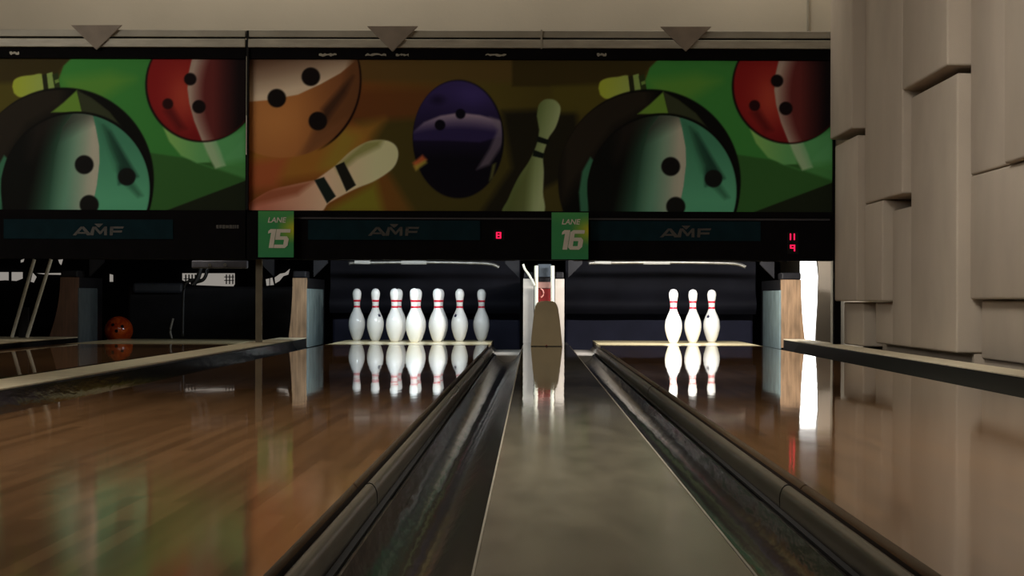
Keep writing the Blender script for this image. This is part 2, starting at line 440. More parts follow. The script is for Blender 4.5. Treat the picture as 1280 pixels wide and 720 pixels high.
# ---- rods, cord and red box behind the tan cover
for px, lab in ((670.3, 'ivory upright rod left of the red box behind the tan cover'), (690.7, 'ivory upright rod right of the red box behind the tan cover')):
    bm = new_bm(); a, b = P(px, 332, 17.95), P(px+.2, 432, 17.95); b.z = .001
    add_tube(bm, [b, (b*.4+a*.6), a], .0135, 12)
    o = obj('rod', bm, M['rod'], smooth=False); smooth_by_angle(o); tag(o, lab, 'rod', 'upright rods behind the tan cover')
bm = new_bm(); pts = [P(x_, y_, 17.92) for x_, y_ in ((654, 330), (656, 336), (661, 343), (665, 350), (668.5, 357))]
add_tube(bm, smooth_line(pts, 4), .008, 8); o = obj('cord', bm, M['rod'], smooth=True)
tag(o, 'pale cord slanting from the hood to the left upright rod', 'cord')
t = thing('machine_box', 'dark red box with pale pink arc between the two ivory rods', 'box', (PX(680.5, 18.0), 18.0, 0))
bm = new_bm(); add_box(bm, PX(672.5, 18.0), PX(689, 18.0), 18.0, 18.09, 0.001, PZ(360.5, 18.0), .004); part('box_body', bm, M['red'], t)
bm = new_bm(); add_box(bm, PX(672.8, 18.0), PX(688.6, 18.0), 17.992, 18.0, PZ(360, 18.0), PZ(352.5, 18.0)); part('pink_strip', bm, M['mauve'], t)
bm = new_bm(); arc = [P(674.5+5*math.cos(a), 366.3+5.5*math.sin(a), 17.994) for a in np.linspace(-1.3, 1.25, 12)]
add_tube(bm, arc, .006, 6); part('arc_mark', bm, M['pink'], t)
bm = new_bm(); add_box(bm, PX(672.5, 18.0), PX(689, 18.0), 18.01, 18.09, PZ(346, 18.0), PZ(330, 18.0)); part('top_housing', bm, mat('slate housing', (60, 68, 76), .5), t)
bm = new_bm(); add_box(bm, PX(673, 18.0), PX(688.6, 18.0), 18.03, 18.09, PZ(352.5, 18.0), PZ(346, 18.0)); part('neck', bm, M['machine'], t)

# ---- leaning ivory rods and machine bits at the far left
for (xa, ya, xb, yb), lab in (((14, 418, 42, 324), 'left one of two ivory rods leaning at the far left'),
                              ((33, 418, 63, 324), 'right one of two ivory rods leaning at the far left')):
    bm = new_bm(); a, b = P(xa, ya, 17.6), P(xb, yb, 17.6); a.z = .031
    add_tube(bm, [a, a*.5+b*.5, b], .0125, 10); o = obj('rod', bm, M['rod']); smooth_by_angle(o)
    tag(o, lab, 'rod', 'leaning rods at the far left')
bm = new_bm(); a = P(28, 384, 17.68); add_box(bm, a.x-.03, a.x+.04, 17.66, 17.70, .03, a.z, .004)
o = obj('prop', bm, M['machine']); tag(o, 'small dark prop standing between the leaning rods', 'prop')
t = thing('pinspotter_bar', 'dull grey machine bar under the hood of the far-left lane', 'machine bar', (P(275, 330, 17.4)))
bm = new_bm(); a, b = P(239, 337, 17.4), P(309, 325.5, 17.4); add_box(bm, a.x, b.x, 17.4, 17.46, a.z+.01, b.z, .008); part('bar', bm, M['greybar'], t)
for px in (262, 281):
    bm = new_bm(); a = P(px, 331, 17.395); add_tube(bm, [a, a+Vector((0, -.012, 0))], .012, 8); part('bolt', bm, M['metal'], t)
bm = new_bm(); pts = [P(x_, y_, 18.6) for x_, y_ in ((228, 420), (229, 372), (231, 356), (240, 350), (252, 350), (257, 343), (258, 330))]
add_tube(bm, smooth_line(pts), .011, 8); o = obj('cable', bm, M['cable'], smooth=True); tag(o, 'black cable looping across the left of the rear window', 'cable')
bm = new_bm(); pts = [P(x_, y_, 18.5) for x_, y_ in ((241, 356), (246, 349), (249, 341), (252, 328))]
add_tube(bm, smooth_line(pts), .018, 8); o = obj('cable', bm, M['cable'], smooth=True); tag(o, 'thick black cable hanging upright in front of the rear window', 'cable')
bm = new_bm(); pts = [P(x_, y_, 18.7) for x_, y_ in ((238, 354), (247, 352), (254, 349), (258, 341), (260, 330))]
add_tube(bm, smooth_line(pts), .013, 8); o = obj('cable', bm, M['cable'], smooth=True); tag(o, 'black cable curling right of the thick one before the rear window', 'cable')
bm = new_bm(); pts = [P(x_, y_, 18.8) for x_, y_ in ((216, 398), (214, 406), (212.5, 414), (214, 421), (214.5, 423.5))]
pts[-1].z = .009
add_tube(bm, smooth_line(pts), .008, 8); o = obj('strap', bm, M['chain'], smooth=True); tag(o, 'small grey strap end standing on the far-left pin deck', 'strap')

# ---- pinspotters: curtain, cushion, side frames, baffle, sweep bar
def spotter(cx, label, xa, xb, curtain=True, bar=None, y=17.2):
    t = thing('pinspotter', label, 'pinspotter', (cx, 19.6, ZF))
    bm = new_bm()
    if curtain:
        n = 26; prof = []
        z0, z1 = PZ(392, 19.75), .95
        vs = []
        for k in range(n+1):                            # curtain bulges forward into a soft roll at its foot
            u = k/n; z = z0+(z1-z0)*u
            yy = 19.85-.10*math.exp(-((u-.10)/.10)**2)-.012*math.sin(u*18)
            vs.append([bm.verts.new((x_, yy+.01*math.sin(9*x_+3*u), z)) for x_ in np.linspace(xa, xb, 24)])
        for q, w_ in zip(vs, vs[1:]):
            for k in range(23): bm.faces.new((q[k], q[k+1], w_[k+1], w_[k]))
        part('pit_curtain', bm, M['curtain'], t, smooth=True)
        bm = new_bm(); add_box(bm, xa, xb, 20.05, 20.15, ZF, .35, .02); part('ball_cushion', bm, M['cushion'], t, label='navy cushion board')
    else:
        b2 = new_bm(); add_box(b2, xa, xb, 19.16, 20.04, ZF, -.0495); tag(obj('pit_carpet', b2, M['machine']), 'dark pit carpet under the orange ball on the far left', 'carpet')
        add_box(bm, xa, xb, 20.05, 20.15, ZF, PZ(359, 20.05), .02); part('ball_cushion', bm, M['machine'], t)
        bm = new_bm(); add_box(bm, PX(165, 19.95), PX(228, 19.95), 19.95, 20.04, PZ(368, 19.95), PZ(355, 19.95), .02); part('crossbeam', bm, mat('slate beam', (38, 42, 48), .6), t)
    # baffle that hides the pin light, its lower lip shades the lane in front
    bm = new_bm(); add_box(bm, xa+.02, xb-.02, y, y+.02, .562, .95); part('baffle', bm, M['machine'], t)
    if curtain:
        bm = new_bm(); add_box(bm, cx-.52, cx+.52, y+.03, y+.07, .70, .76, .005); part('light_housing', bm, M['machine'], t)
    bm = new_bm(); add_box(bm, xa, xb, 17.3, 20.0, .95, .97); part('machine_roof', bm, M['machine'], t)
    for s, xx in ((1, xa), (-1, xb)):
        bm = new_bm(); w = .05
        add_prism_xz(bm, [(xx, .46), (xx+s*.10, .56), (xx+s*.10, .95), (xx, .95)], 18.3, 18.36)
        part('side_frame', bm, M['machine'], t)
    if bar:
        x0, x1 = bar
        pts = [P(px, py, 18.9) for px, py in ((x0, 329.5), (x0+6, 328.4), ((x0+x1)/2, 327.6), (x1-30, 328.6), (x1-8, 330), (x1+2, 334))]
        bm = new_bm(); add_tube(bm, smooth_line(pts, 5), .0135, 10); b = part('sweep_bar', bm, M['metal'], t, smooth=True, label='steel bar')
        for u0, u1 in ((.03, .14), (.36, .54)):  # white lengths set along the steel bar
            p, q = pts[0].lerp(pts[-2], u0), pts[0].lerp(pts[-2], u1)
            p.z = q.z = PZ(328.0, 18.9, (x0+x1)/2)+.002
            bm = new_bm(); add_tube(bm, [p, q], .0175, 12); sub('segment', bm, M['segment'], t, b, label='white sleeve')
    return t
spotter(C15, 'dark pinspotter with black curtain behind the full set of pins', C15-.735, C15+.735, bar=(438, 622))
spotter(C16, 'dark pinspotter with black curtain behind the three standing pins', C16-.735, C16+.735, bar=(738, 930))
spotter(C14, 'dark open pinspotter behind the orange ball on the far left', C14-.62, C14+.70, curtain=False)

# ---- bowling pins
prof_in = [(0, 1.015), (.3, 1.16), (.75, 1.414), (2.25, 1.953), (3.375, 2.255), (4.5, 2.383), (5.875, 2.282), (7.25, 1.852), (8.625, 1.235), (9.375, .985), (10, .90), (10.875, .935), (11.75, 1.047), (12.625, 1.2), (13.5, 1.273), (14.1, 1.18), (14.6, .90), (14.88, .5), (15, 0)]
zs = np.array([p[0] for p in prof_in])*.0254; rs = np.array([p[1] for p in prof_in])*.0254
def pin_r(z):
    i = int(np.clip(np.searchsorted(zs, z)-1, 0, len(zs)-2))
    def tang(k):
        a, b = max(k-1, 0), min(k+1, len(zs)-1); return (rs[b]-rs[a])/(zs[b]-zs[a])
    h = zs[i+1]-zs[i]; u = (z-zs[i])/h
    return ((2*u**3-3*u**2+1)*rs[i]+(u**3-2*u*u+u)*h*tang(i)+(-2*u**3+3*u*u)*rs[i+1]+(u**3-u*u)*h*tang(i+1))
zz = list(np.linspace(0, .355, 40))+[.3585, .362, .3655, .369, .372, .3745, .3765, .378, .3795, .3805]
body_prof = [(max(pin_r(z), .001), z) for z in zz]+[(0, .381)]
pin0 = thing('bowling_pin', 'x', 'bowling pin', (0, 0, 0))
bm = new_bm(); add_lathe(bm, body_prof, 36); obj('pin_body', bm, M['pin'], pin0, smooth=True)
for z0, z1 in ((.2405, .2545), (.2835, .2975)):
    bm = new_bm(); pr = [(pin_r(z)+.0006, z) for z in np.linspace(z0, z1, 4)]
    add_lathe(bm, [(pr[0][0]-.003, z0)]+pr+[(pr[-1][0]-.003, z1)], 36)
    o = obj('neck_stripe', bm, M['stripe'], pin0, smooth=True); o['label'] = 'red neck stripe'
def emblem(root, ang):
    """small dark crown mark on the shoulder of a pin; ang measured from -Y, the bowler's side"""
    bm = new_bm()
    shape = [(-.010, .178), (-.013, .197), (-.006, .190), (0, .203), (.006, .190), (.013, .197), (.010, .178)]
    def on(s, z):
        r = pin_r(z)+.0007; a = -PI/2+ang+s/r
        return bm.verts.new((r*math.cos(a), r*math.sin(a), z))
    base = [on(s, .176) for s in np.linspace(-.010, .010, 7)]
    tops = [on(s, z) for s, z in shape]
    for k in range(6): bm.faces.new((base[k], base[k+1], tops[k+1], tops[k]))
    o = obj('emblem', bm, M['mark'], root); o['label'] = 'dark emblem'
R_ = .2640; HALF = .1524
slots = {1: (0, 0), 2: (-1, 1), 3: (1, 1), 4: (-2, 2), 5: (0, 2), 6: (2, 2), 7: (-3, 3), 8: (-1, 3), 9: (1, 3), 10: (3, 3)}
labels15 = {1: 'white pin standing foremost in the full set on the left lane',
            2: 'bright white pin just left of the foremost pin, left lane',
            3: 'bright white pin just right of the foremost pin, left lane',
            4: 'greyish pin with dark mark, second from left in the full set',
            5: 'grey pin half hidden behind the foremost pin of the full set',
            6: 'greyish pin with dark mark, second from right in the full set',
            7: 'greyish pin at the left end of the full set',
            8: 'grey pin peeking out behind the bright pin left of the foremost one',
            9: 'grey pin peeking out behind the bright pin right of the foremost one',
            10: 'greyish pin at the right end of the full set'}
labels16 = {1: 'largest, leftmost of the three glowing white pins on the right lane',
            3: 'middle one of the three glowing white pins on the right lane',
            6: 'rightmost of the three pins on the right lane, with a faint mark'}
first = True
for cx, labs, grp in ((C15, labels15, 'pins standing on the left lane'), (C16, labels16, 'pins standing on the right lane')):
    for k, lab in labs.items():
        o = pin0 if first else copy_tree(pin0, skip=('emblem',))
        first = False
        o.location = (cx+slots[k][0]*HALF, YH+slots[k][1]*R_, 0)
        o['label'] = lab; o['group'] = grp
        if cx == C15 and k == 4: emblem(o, .75)
        if cx == C15 and k == 6: emblem(o, -.7)
        if cx == C16 and k == 6: emblem(o, -.65)

# ---- orange ball in the pit edge of the far-left lane
rb = .108
t = thing('bowling_ball', 'marbled orange bowling ball lying at the far end of the far-left lane', 'bowling ball', (PX(148, 19.32), 19.32, rb-.048))
bm = new_bm(); bmesh.ops.create_uvsphere(bm, u_segments=40, v_segments=24, radius=rb); obj('ball_body', bm, M['ball'], t, smooth=True)
for (a, b) in ((.0, -.03), (-.30, .42), (.42, .30)):
    d = Vector((math.sin(a)*math.cos(b), -math.cos(a)*math.cos(b), math.sin(b)))
    bm = new_bm(); add_tube(bm, [d*(rb-.01), d*(rb+.0006)], .0125, 16); obj('finger_hole', bm, M['seam'], t)['label'] = 'dark finger hole'

# ------------------------------------------------------------------ masking unit and mural
DM = 16.0
MX0, MX1, MY0, MY1 = 309.0, 1041.0, 75.0, 264.0
def clip01(v): return np.clip(v, 0, 1)
def paint(X, Y):
    """mural colours (display values) in photograph units of the right-hand mural"""
    C = np.zeros(X.shape+(3,))
    def put(mask, col, a=1.):
        col = np.asarray(col, float)
        m_ = (mask*a)[..., None]
        C[:] = C*(1-m_)+col*m_
    def ss(d, w=1.1): return clip01(.5-d/(2*w))
    def circ(cx, cy, rx, ry=None, w=1.1):
        ry = ry or rx
        r = np.sqrt(((X-cx)/rx)**2+((Y-cy)/ry)**2)
        return ss((r-1)*min(rx, ry), w)
    def poly(pts, w=1.0, rnd=False):
        if rnd: pts = [(v.x, v.y) for v in smooth_line([(p[0], p[1], 0) for p in pts], 5)]
        n = len(pts); d = np.full(X.shape, 1e9); s = np.zeros(X.shape, bool)
        for i in range(n):
            (x0, y0), (x1, y1) = pts[i], pts[(i+1) % n]
            ex, ey = x1-x0, y1-y0; L2 = ex*ex+ey*ey+1e-9
            t_ = clip01(((X-x0)*ex+(Y-y0)*ey)/L2)
            d = np.minimum(d, np.hypot(X-x0-t_*ex, Y-y0-t_*ey))
            c = ((y0 > Y) != (y1 > Y)) & (X < ex*(Y-y0)/((y1-y0) if y1 != y0 else 1e-9)+x0)
            s ^= c
        return ss(np.where(s, -d, d), w)
    def mix(a, b, t_):
        t_ = clip01(t_)[..., None]
        return np.asarray(a, float)*(1-t_)+np.asarray(b, float)*t_
    # -- left half: warm background running into olive black
    bg = mix((112, 62, 24), (84, 74, 28), (X-440)/130); bg = mix(bg, (68, 60, 22), (X-560)/120)
    put(np.ones(X.shape), bg)
    put(poly([(440, 70), (760, 70), (760, 103), (450, 103)], 5), (80, 62, 30), .8)
    put(poly([(438, 112), (560, 108), (540, 152), (400, 165)], 8), (90, 50, 24), .75)
    put(poly([(445, 152), (700, 138), (740, 270), (520, 270)], 6), (60, 55, 22), .9)
    put(poly([(300, 190), (420, 160), (480, 150), (440, 215), (300, 235)], 8), (146, 98, 34), .8)
    put(poly([(425, 160), (450, 170), (430, 215), (400, 210)], 9), (128, 120, 38), .6)
    put(poly([(300, 205), (360, 196), (345, 236), (300, 240)], 8), (150, 70, 40), .8)
    put(poly([(412, 262), (470, 228), (480, 268), (410, 268)], 7), (112, 112, 30), .9)
    put(poly([(628, 139), (720, 135), (735, 268), (600, 268), (640, 210)], 5), (27, 25, 17), .95)
    put(poly([(672, 240), (705, 222), (712, 268), (668, 268)], 4), (66, 60, 24), .9)
    # -- orange ball
    b_ = circ(352, 100, 97, 98)
    put(circ(354, 101, 97.5, 99), (22, 10, 8), clip01((X-395)/25))
    put(b_, mix((150, 92, 46), (104, 62, 34), (X-370)/70))
    put(b_, (184, 122, 62), .55*np.exp(-(((X-345)/45)**2+((Y-150)/38)**2)))
    st = poly([(300, 129), (335, 126), (372, 119), (400, 106), (425, 92), (447, 74), (447, 60), (300, 60)])
    sh = mix((84, 58, 42), (190, 170, 144), (Y-76+.22*(X-330))/44)
    put(st*b_, sh)
    put(b_*poly([(440, 70), (460, 70), (452, 130), (420, 168), (380, 196), (392, 165), (425, 120)], 5), (92, 56, 30), .85)
    put(b_*poly([(402, 137), (428, 108), (441, 96), (432, 118), (404, 158)], 4), (52, 32, 22), .85)
    put(b_*poly([(372, 196), (392, 168), (430, 150), (412, 180)], 5), (112, 70, 40), .7)
    for hx, hy in ((388, 96.5), (345.5, 123.5), (397, 152)): put(circ(hx, hy, 11.6), (20, 15, 14))
    # -- lying pin of the left half
    pn = poly([(419, 208), (438, 190), (456, 179), (470, 175.5), (485, 176.5), (495, 183), (498, 194), (494, 207), (484, 217), (466, 228), (444, 237), (412, 254), (392, 268), (300, 268), (308, 258), (336, 240), (366, 232), (394, 226)], 1.0, True)
    put(pn, mix(mix((176, 104, 82), (196, 168, 138), (X-330)/80), (186, 186, 142), (X-410)/60))
    put(pn*poly([(419, 208), (456, 177), (480, 174), (474, 184), (446, 198), (424, 217)], 4), (120, 122, 64), .85)
    put(pn*poly([(394, 226), (336, 238), (300, 258), (300, 262), (372, 244)], 4), (130, 66, 40), .8)
    put(poly([(419, 208), (430, 203), (445, 232), (433, 240)], .8), (26, 26, 22))
    put(poly([(393, 226), (405, 222), (420, 246), (409, 255)], .8), (24, 32, 28))
    # -- dark violet ball
    put(circ(573, 174, 57, 74), (14, 12, 20))
    v_ = circ(572, 171, 55.5, 70)
    put(v_, mix((46, 36, 84), (13, 11, 20), (Y-115)/85))
    put(v_, (64, 52, 118), .5*np.exp(-(((X-590)/24)**2+((Y-120)/16)**2)))
    put(v_*poly([(515, 166), (530, 153), (550, 145), (574, 141), (600, 144), (629, 152), (629, 170), (600, 178), (560, 176), (516, 176)], 1.5), mix((138, 122, 142), (40, 32, 72), (Y-143-.0022*(X-573)**2)/19))
    put(v_*poly([(612, 146), (632, 152), (630, 178), (612, 206), (596, 212), (612, 186), (622, 162)], 2.5), (104, 94, 110), .7)
    put(circ(550, 156.5, 6.6), (14, 12, 22)); put(circ(575.5, 142.5, 6.2), (14, 12, 22))
    put(circ(547, 125, 8, 5, 4), (26, 20, 44), .8)
    put(poly([(516, 204), (528, 194), (534, 200), (520, 212)], 2), (178, 84, 44), .9)
    put(poly([(517, 208), (532, 200), (534, 204), (520, 214)], 2), (150, 140, 50), .8)
    put(poly([(616, 206), (620, 204), (616, 222), (612, 226)], 2), (104, 108, 48), .8)
    # -- right half: green
    g = mix((54, 126, 52), (50, 116, 50), (X-820)/200)
    gm = poly([(812, 84), (826, 70), (1045, 70), (1045, 268), (720, 268), (730, 180), (800, 118)], 1.2)
    put(poly([(640, 70), (826, 70), (808, 88), (800, 108), (640, 108)], 2), (50, 42, 18), .9)
    put(poly([(690, 108), (760, 104), (790, 110), (740, 140), (690, 142)], 4), (74, 68, 22), .9)
    put(gm, g)
    put(poly([(812, 100), (870, 92), (900, 100), (850, 132), (816, 118)], 9), (96, 140, 46), .6)
    put(poly([(905, 190), (960, 198), (1045, 212), (1045, 225), (938, 268), (900, 268)], 1.5), (44, 86, 38), .95)
    put(poly([(975, 203), (1000, 212), (1045, 170), (1045, 226), (1010, 214)], 2), (66, 130, 66), .85)
    put(poly([(938, 266), (1045, 225), (1045, 268), (938, 268)]), (26, 32, 20))
    # small lying pin
    put(poly([(748, 110), (750, 102), (758, 97.5), (772, 95.5), (786, 95), (789, 116), (770, 122), (757, 123), (750, 118)], 1.0, True), mix((150, 164, 44), (138, 158, 74), (X-748)/40))
    put(poly([(785, 95), (791, 94), (794, 118), (788, 119)], .7), (36, 38, 22))
    put(poly([(791, 93.5), (798, 91.5), (803, 116), (794, 118)], .7), (122, 150, 76))
    put(poly([(798, 95), (805, 92), (809, 116), (802, 117)], .7), (40, 52, 24))
    put(poly([(801, 102), (806, 100), (807, 104), (802, 106)], .7), (100, 130, 60))
    # big dark shadow ball
    put(circ(812, 226, 114, 115), (13, 13, 10))
    put(circ(808, 226, 110, 112)*poly([(700, 70), (815, 70), (815, 135), (770, 160), (700, 260)], 10), (40, 34, 26), .8)
    put(poly([(797, 142), (812, 130), (829, 114), (836, 142)], 1.2), (92, 132, 44))
    put(poly([(829, 114), (848, 124), (870, 141), (890, 166), (872, 160), (852, 150), (836, 143)], 1.2), (50, 56, 36), .95)
    put(poly([(726, 268), (724, 240), (728, 214), (738, 196), (742, 200), (735, 225), (736, 268)], 1.5), (52, 110, 80), .9)
    # teal ball
    put(circ(829.5, 237, 95, 96), (12, 12, 10))
    tb = circ(828, 238, 92.5, 94)
    put(tb, mix((14, 15, 12), (64, 126, 96), (X-772+.22*(Y-230))/48))
    put(tb*poly([(770, 140), (832, 138), (800, 165), (770, 200)], 10), (34, 28, 24), .7)
    stp = poly([(826, 141), (848, 142), (853, 160), (857.5, 184), (858, 205), (855, 232), (848, 268), (790, 268), (800, 200), (812, 160)], 1.0)
    put(stp*tb*clip01((X-800+.10*(Y-200))/46)**.8, mix((110, 142, 122), (160, 158, 140), (X-815)/35))
    put(stp*tb*poly([(780, 130), (850, 130), (852, 150), (800, 176), (780, 200)], 9), (46, 38, 36), .55)
    rt = poly([(848, 136), (930, 150), (940, 268), (848, 268), (855, 232), (858, 205), (857.5, 184), (853, 160)], 1.)
    put(rt*tb, mix((58, 122, 92), (74, 150, 112), (Y-180)/70))
    put(tb*poly([(862, 158), (872, 166), (890, 196), (906, 222), (882, 232), (880, 206), (871, 186)], 3), (24, 52, 42), .92)
    put(tb*poly([(852, 150), (868, 158), (884, 208), (878, 214), (866, 178)], 5), (44, 96, 70), .6)
    put(tb*poly([(895, 222), (912, 246), (906, 248), (890, 232)], 3), (40, 84, 62), .7)
    put(circ(838.5, 207.5, 11.8), (20, 19, 18)); put(circ(892, 222.5, 11), (20, 22, 20)); put(circ(845, 257.5, 12), (20, 20, 18))
    # reflection and red ball
    put(poly([(937, 160), (945, 178), (960, 196), (980, 205), (996, 204), (990, 172), (950, 162)], 1.3), mix((118, 168, 84), (84, 148, 84), (X-940)/45))
    put(poly([(984, 172), (1002, 172), (1010, 190), (1016, 208), (1003, 212), (996, 200)], 1.5), (140, 168, 128), .95)
    put(poly([(1000, 176), (1041, 160), (1041, 200), (1012, 206)], 5), (84, 156, 98), .7)
    put(circ(986, 107, 71.5, 72), (20, 12, 10))
    rb_ = circ(986.5, 106, 69.5, 71)
    put(rb_, mix((122, 22, 22), (104, 18, 20), (Y-130)/40))
    put(rb_, (164, 62, 42), .75*np.exp(-(((X-962)/22)**2+((Y-122)/34)**2)))
    put(rb_*poly([(938, 140), (948, 134), (966, 162), (956, 164)], 4), (78, 18, 18), .8)
    rs_ = poly([(974, 70), (969, 92), (967.5, 112), (970, 130), (976, 152), (988, 182), (1050, 182), (1050, 70)], 1.)
    put(rs_*rb_, mix(mix((150, 130, 116), (88, 34, 32), (X-971-.0045*(Y-118)**2)/18), (22, 14, 15), (X-1000)/32))
    put(circ(971, 100, 7.8), (20, 13, 13)); put(circ(982, 134.5, 8.4), (20, 13, 13)); put(circ(943, 131, 6.8), (38, 14, 14))
    # standing pin
    sp = poly([(671, 145), (673, 132), (679, 125), (687, 123.5), (695, 126), (700.5, 134), (699, 146), (694, 160), (686, 172), (683, 181), (679, 196), (680, 215), (679, 240), (678, 268), (630, 268), (636, 248), (648, 222), (660, 204), (667, 190), (672, 176), (674, 162)], 1.0, True)
    put(sp, mix((86, 104, 56), (148, 164, 116), (X-646-.25*(232-Y))/34))
    put(sp*poly([(630, 268), (640, 240), (664, 200), (660, 268)], 6), (78, 86, 44), .7)
    put(poly([(672, 170), (687, 175), (685, 181), (671, 177)], .8), (18, 22, 18)); put(poly([(667, 187), (681, 192), (679, 198), (666, 195)], .8), (18, 24, 20))
    g_ = C.mean(-1, keepdims=True)
    return C*.91+g_*.09
def to_lin(C):
    C = np.clip(C, 0, 255)/255
    return np.where(C <= .04045, C/12.92, ((C+.055)/1.055)**2.4)
def paint_grid(name, x0, x1, y0, y1, nx, ny, D, fn, m, parent, root):
    us, vs = np.linspace(x0, x1, nx), np.linspace(y0, y1, ny)
    Xg, Yg = np.meshgrid(us, vs)
    # flat, upright panel: corners of the photo's picture mapped onto one plane
    a, b = P(x0, (y0+y1)/2, D), P(x1, (y0+y1)/2, D)
    zt, zb = P((x0+x1)/2, y0, D).z, P((x0+x1)/2, y1, D).z
    co = np.zeros((ny, nx, 3)); co[..., 0] = a.x+(b.x-a.x)*(Xg-x0)/(x1-x0); co[..., 1] = D; co[..., 2] = zt+(zb-zt)*(Yg-y0)/(y1-y0)
    co -= np.array(root.location)
    idx = np.arange(nx*ny).reshape(ny, nx)
    q = np.stack([idx[1:, :-1], idx[1:, 1:], idx[:-1, 1:], idx[:-1, :-1]], -1).reshape(-1, 4)
    me = bpy.data.meshes.new(name)
    me.vertices.add(nx*ny); me.vertices.foreach_set('co', co.reshape(-1))
    me.loops.add(q.size); me.loops.foreach_set('vertex_index', q.reshape(-1).astype(np.int32))
    me.polygons.add(len(q)); me.polygons.foreach_set('loop_start', (np.arange(len(q))*4).astype(np.int32))
    me.update(calc_edges=True); me.validate()
    c = np.ones((nx*ny, 4)); c[:, :3] = to_lin(fn(Xg, Yg)).reshape(-1, 3)
    at = me.color_attributes.new('paint', 'FLOAT_COLOR', 'POINT'); at.data.foreach_set('color', c.reshape(-1).astype(np.float32))
    me.materials.append(m)
    o = bpy.data.objects.new(name, me); COL.objects.link(o); o.parent = parent
    return o
MURAL_GAIN = 1.75
M['mural'] = paint_mat('printed mural', MURAL_GAIN)

XL, XR = P(MX0, 170, DM).x, P(MX1, 170, DM).x
zc = lambda py: P(675, py, DM).z
unit = thing('masking_unit', 'masking unit over the two right lanes, mural of orange, violet, teal and red bowling balls', 'masking unit', ((XL+XR)/2, DM, zc(325)))
def ubox(name, x0, x1, y0, y1, z0, z1, m, bev=0., label=None, pa=None):
    bm = new_bm(); add_box(bm, x0, x1, y0, y1, z0, z1, bev)
    return (sub(name, bm, m, unit, pa, label=label) if pa else part(name, bm, m, unit, label=label))
paint_grid('mural', MX0+2, MX1-.5, MY0, MY1, 732, 190, DM, paint, M['mural'], unit, unit)
ubox('back_board', XL, XR, DM+.004, DM+.05, zc(272), zc(62), M['black'])
ubox('upper_rail', XL+.008, XR, DM-.05, DM+.05, zc(48), zc(39), M['rail'], .004)
ubox('upper_rail_groove', XL+.008, XR-.01, DM-.02, DM+.05, zc(50.5), zc(48), M['seam'])
ubox('lower_rail', XL+.008, XR, DM-.06, DM+.05, zc(61), zc(50.5), M['rail2'], .004)
ubox('rail_joint', PX(674.5, DM), PX(677, DM), DM-.064, DM-.05, zc(62), zc(38), M['rail'])
ubox('top_black_board', XL, XR, DM-.03, DM+.004, zc(74.6), zc(61), M['black'])  # black strip below the rails
for px, w_ in ((410, 22), (470, 26), (503, 16), (620, 26), (752, 12)):     # flaking paint on the black strip
    bm = new_bm(); n = 9
    up = [P(px-w_/2+w_*k/n, 66.5+random.uniform(0, 2.2), DM) for k in range(n+1)]
    dn = [P(px-w_/2+w_*k/n, 69.4+random.uniform(-.6, 1.8), DM) for k in range(n, -1, -1)]
    add_prism_xz(bm, [(v.x, v.z) for v in up+dn], DM-.032, DM-.03); part('paint_chip', bm, M['rail'], unit)
ubox('hood', XL, XR, DM-.012, DM+.12, zc(325), zc(264), M['black'])
ubox('hood_top_edge', XL+.2, XR-.02, DM-.02, DM-.012, zc(274.5), zc(272.5), mat('dark grey strip', (40, 34, 36), .5))
# seam post and right-hand end of the mask
ubox('end_post', PX(307.6, DM), PX(310.5, DM), DM-.055, DM+.05, zc(264), zc(40), M['seam'])
ubox('post_highlight', PX(307.6, DM), PX(308.7, DM), DM-.06, DM-.05, zc(195), zc(146), M['silver'])
ubox('post_highlight', PX(307.6, DM), PX(308.3, DM), DM-.058, DM-.05, zc(146), zc(72), M['rail'])
XS = P(1041.5, 300, DM).x
ubox('end_cap', XR-.004, XS+.004, DM-.055, DM+.05, zc(325), zc(39), M['black'])
def leg(x0, x1, py, m, y0=DM-.03, y1=DM+.04, zb=.0325): return ubox('support_leg', PX(x0, DM), PX(x1, DM), y0, y1, zb, zc(py), m)
leg(1041.5, 1050, 200, M['black'])
leg(316.5, 324.5, 322, M['olive_post'], DM+.125, DM+.165, .0292)
# logos on the hood
def logo(cx, cy, w, D):
    """A, M with a raised vee, F - drawn as strokes"""
    s = w/64.
    bm = new_bm()
    strokes = [  # quads in logo units, y down
        [(0, 15), (10, 4), (14, 4), (4, 15)], [(10, 4), (14, 4), (24, 15), (18, 15)], [(6, 11), (17, 11), (19, 13), (5, 13)],
        [(21, 15), (25, 4), (28, 4), (26, 15)], [(25, 4), (29, 4), (35, 11), (34, 14)], [(27, .5), (38, .5), (33.5, 5), (32, 5)],
        [(34, 11), (40, 4), (43, 4), (35, 14)], [(39.5, 5), (43, 4), (43, 15), (39.5, 15)],
        [(47, 4), (51, 4), (50, 15), (46.5, 15)], [(47, 4), (64, 4), (63, 6.5), (47, 6.5)], [(48, 9), (62, 9), (61.5, 11.5), (48, 11.5)]]
    for q in strokes:
        f = []
        for (u, v) in q:
            p = P(cx+(u-32)*s, cy+(v-8)*s, D); f.append((p.x, p.z))
        add_prism_xz(bm, f, D-.003, D)
    return bm
for k, (a0, a1, lx) in enumerate(((385, 600, 492), (738, 950, 857))):
    h = ubox('hood_panel', PX(a0, DM), PX(a1, DM), DM-.02, DM-.012, zc(300.5), zc(276), M['teal'])
    h['label'] = 'dark teal panel with bronze logo'
    sub('logo', logo(lx, 287.5+k*2, 64, DM-.02), M['letter'], unit, h)
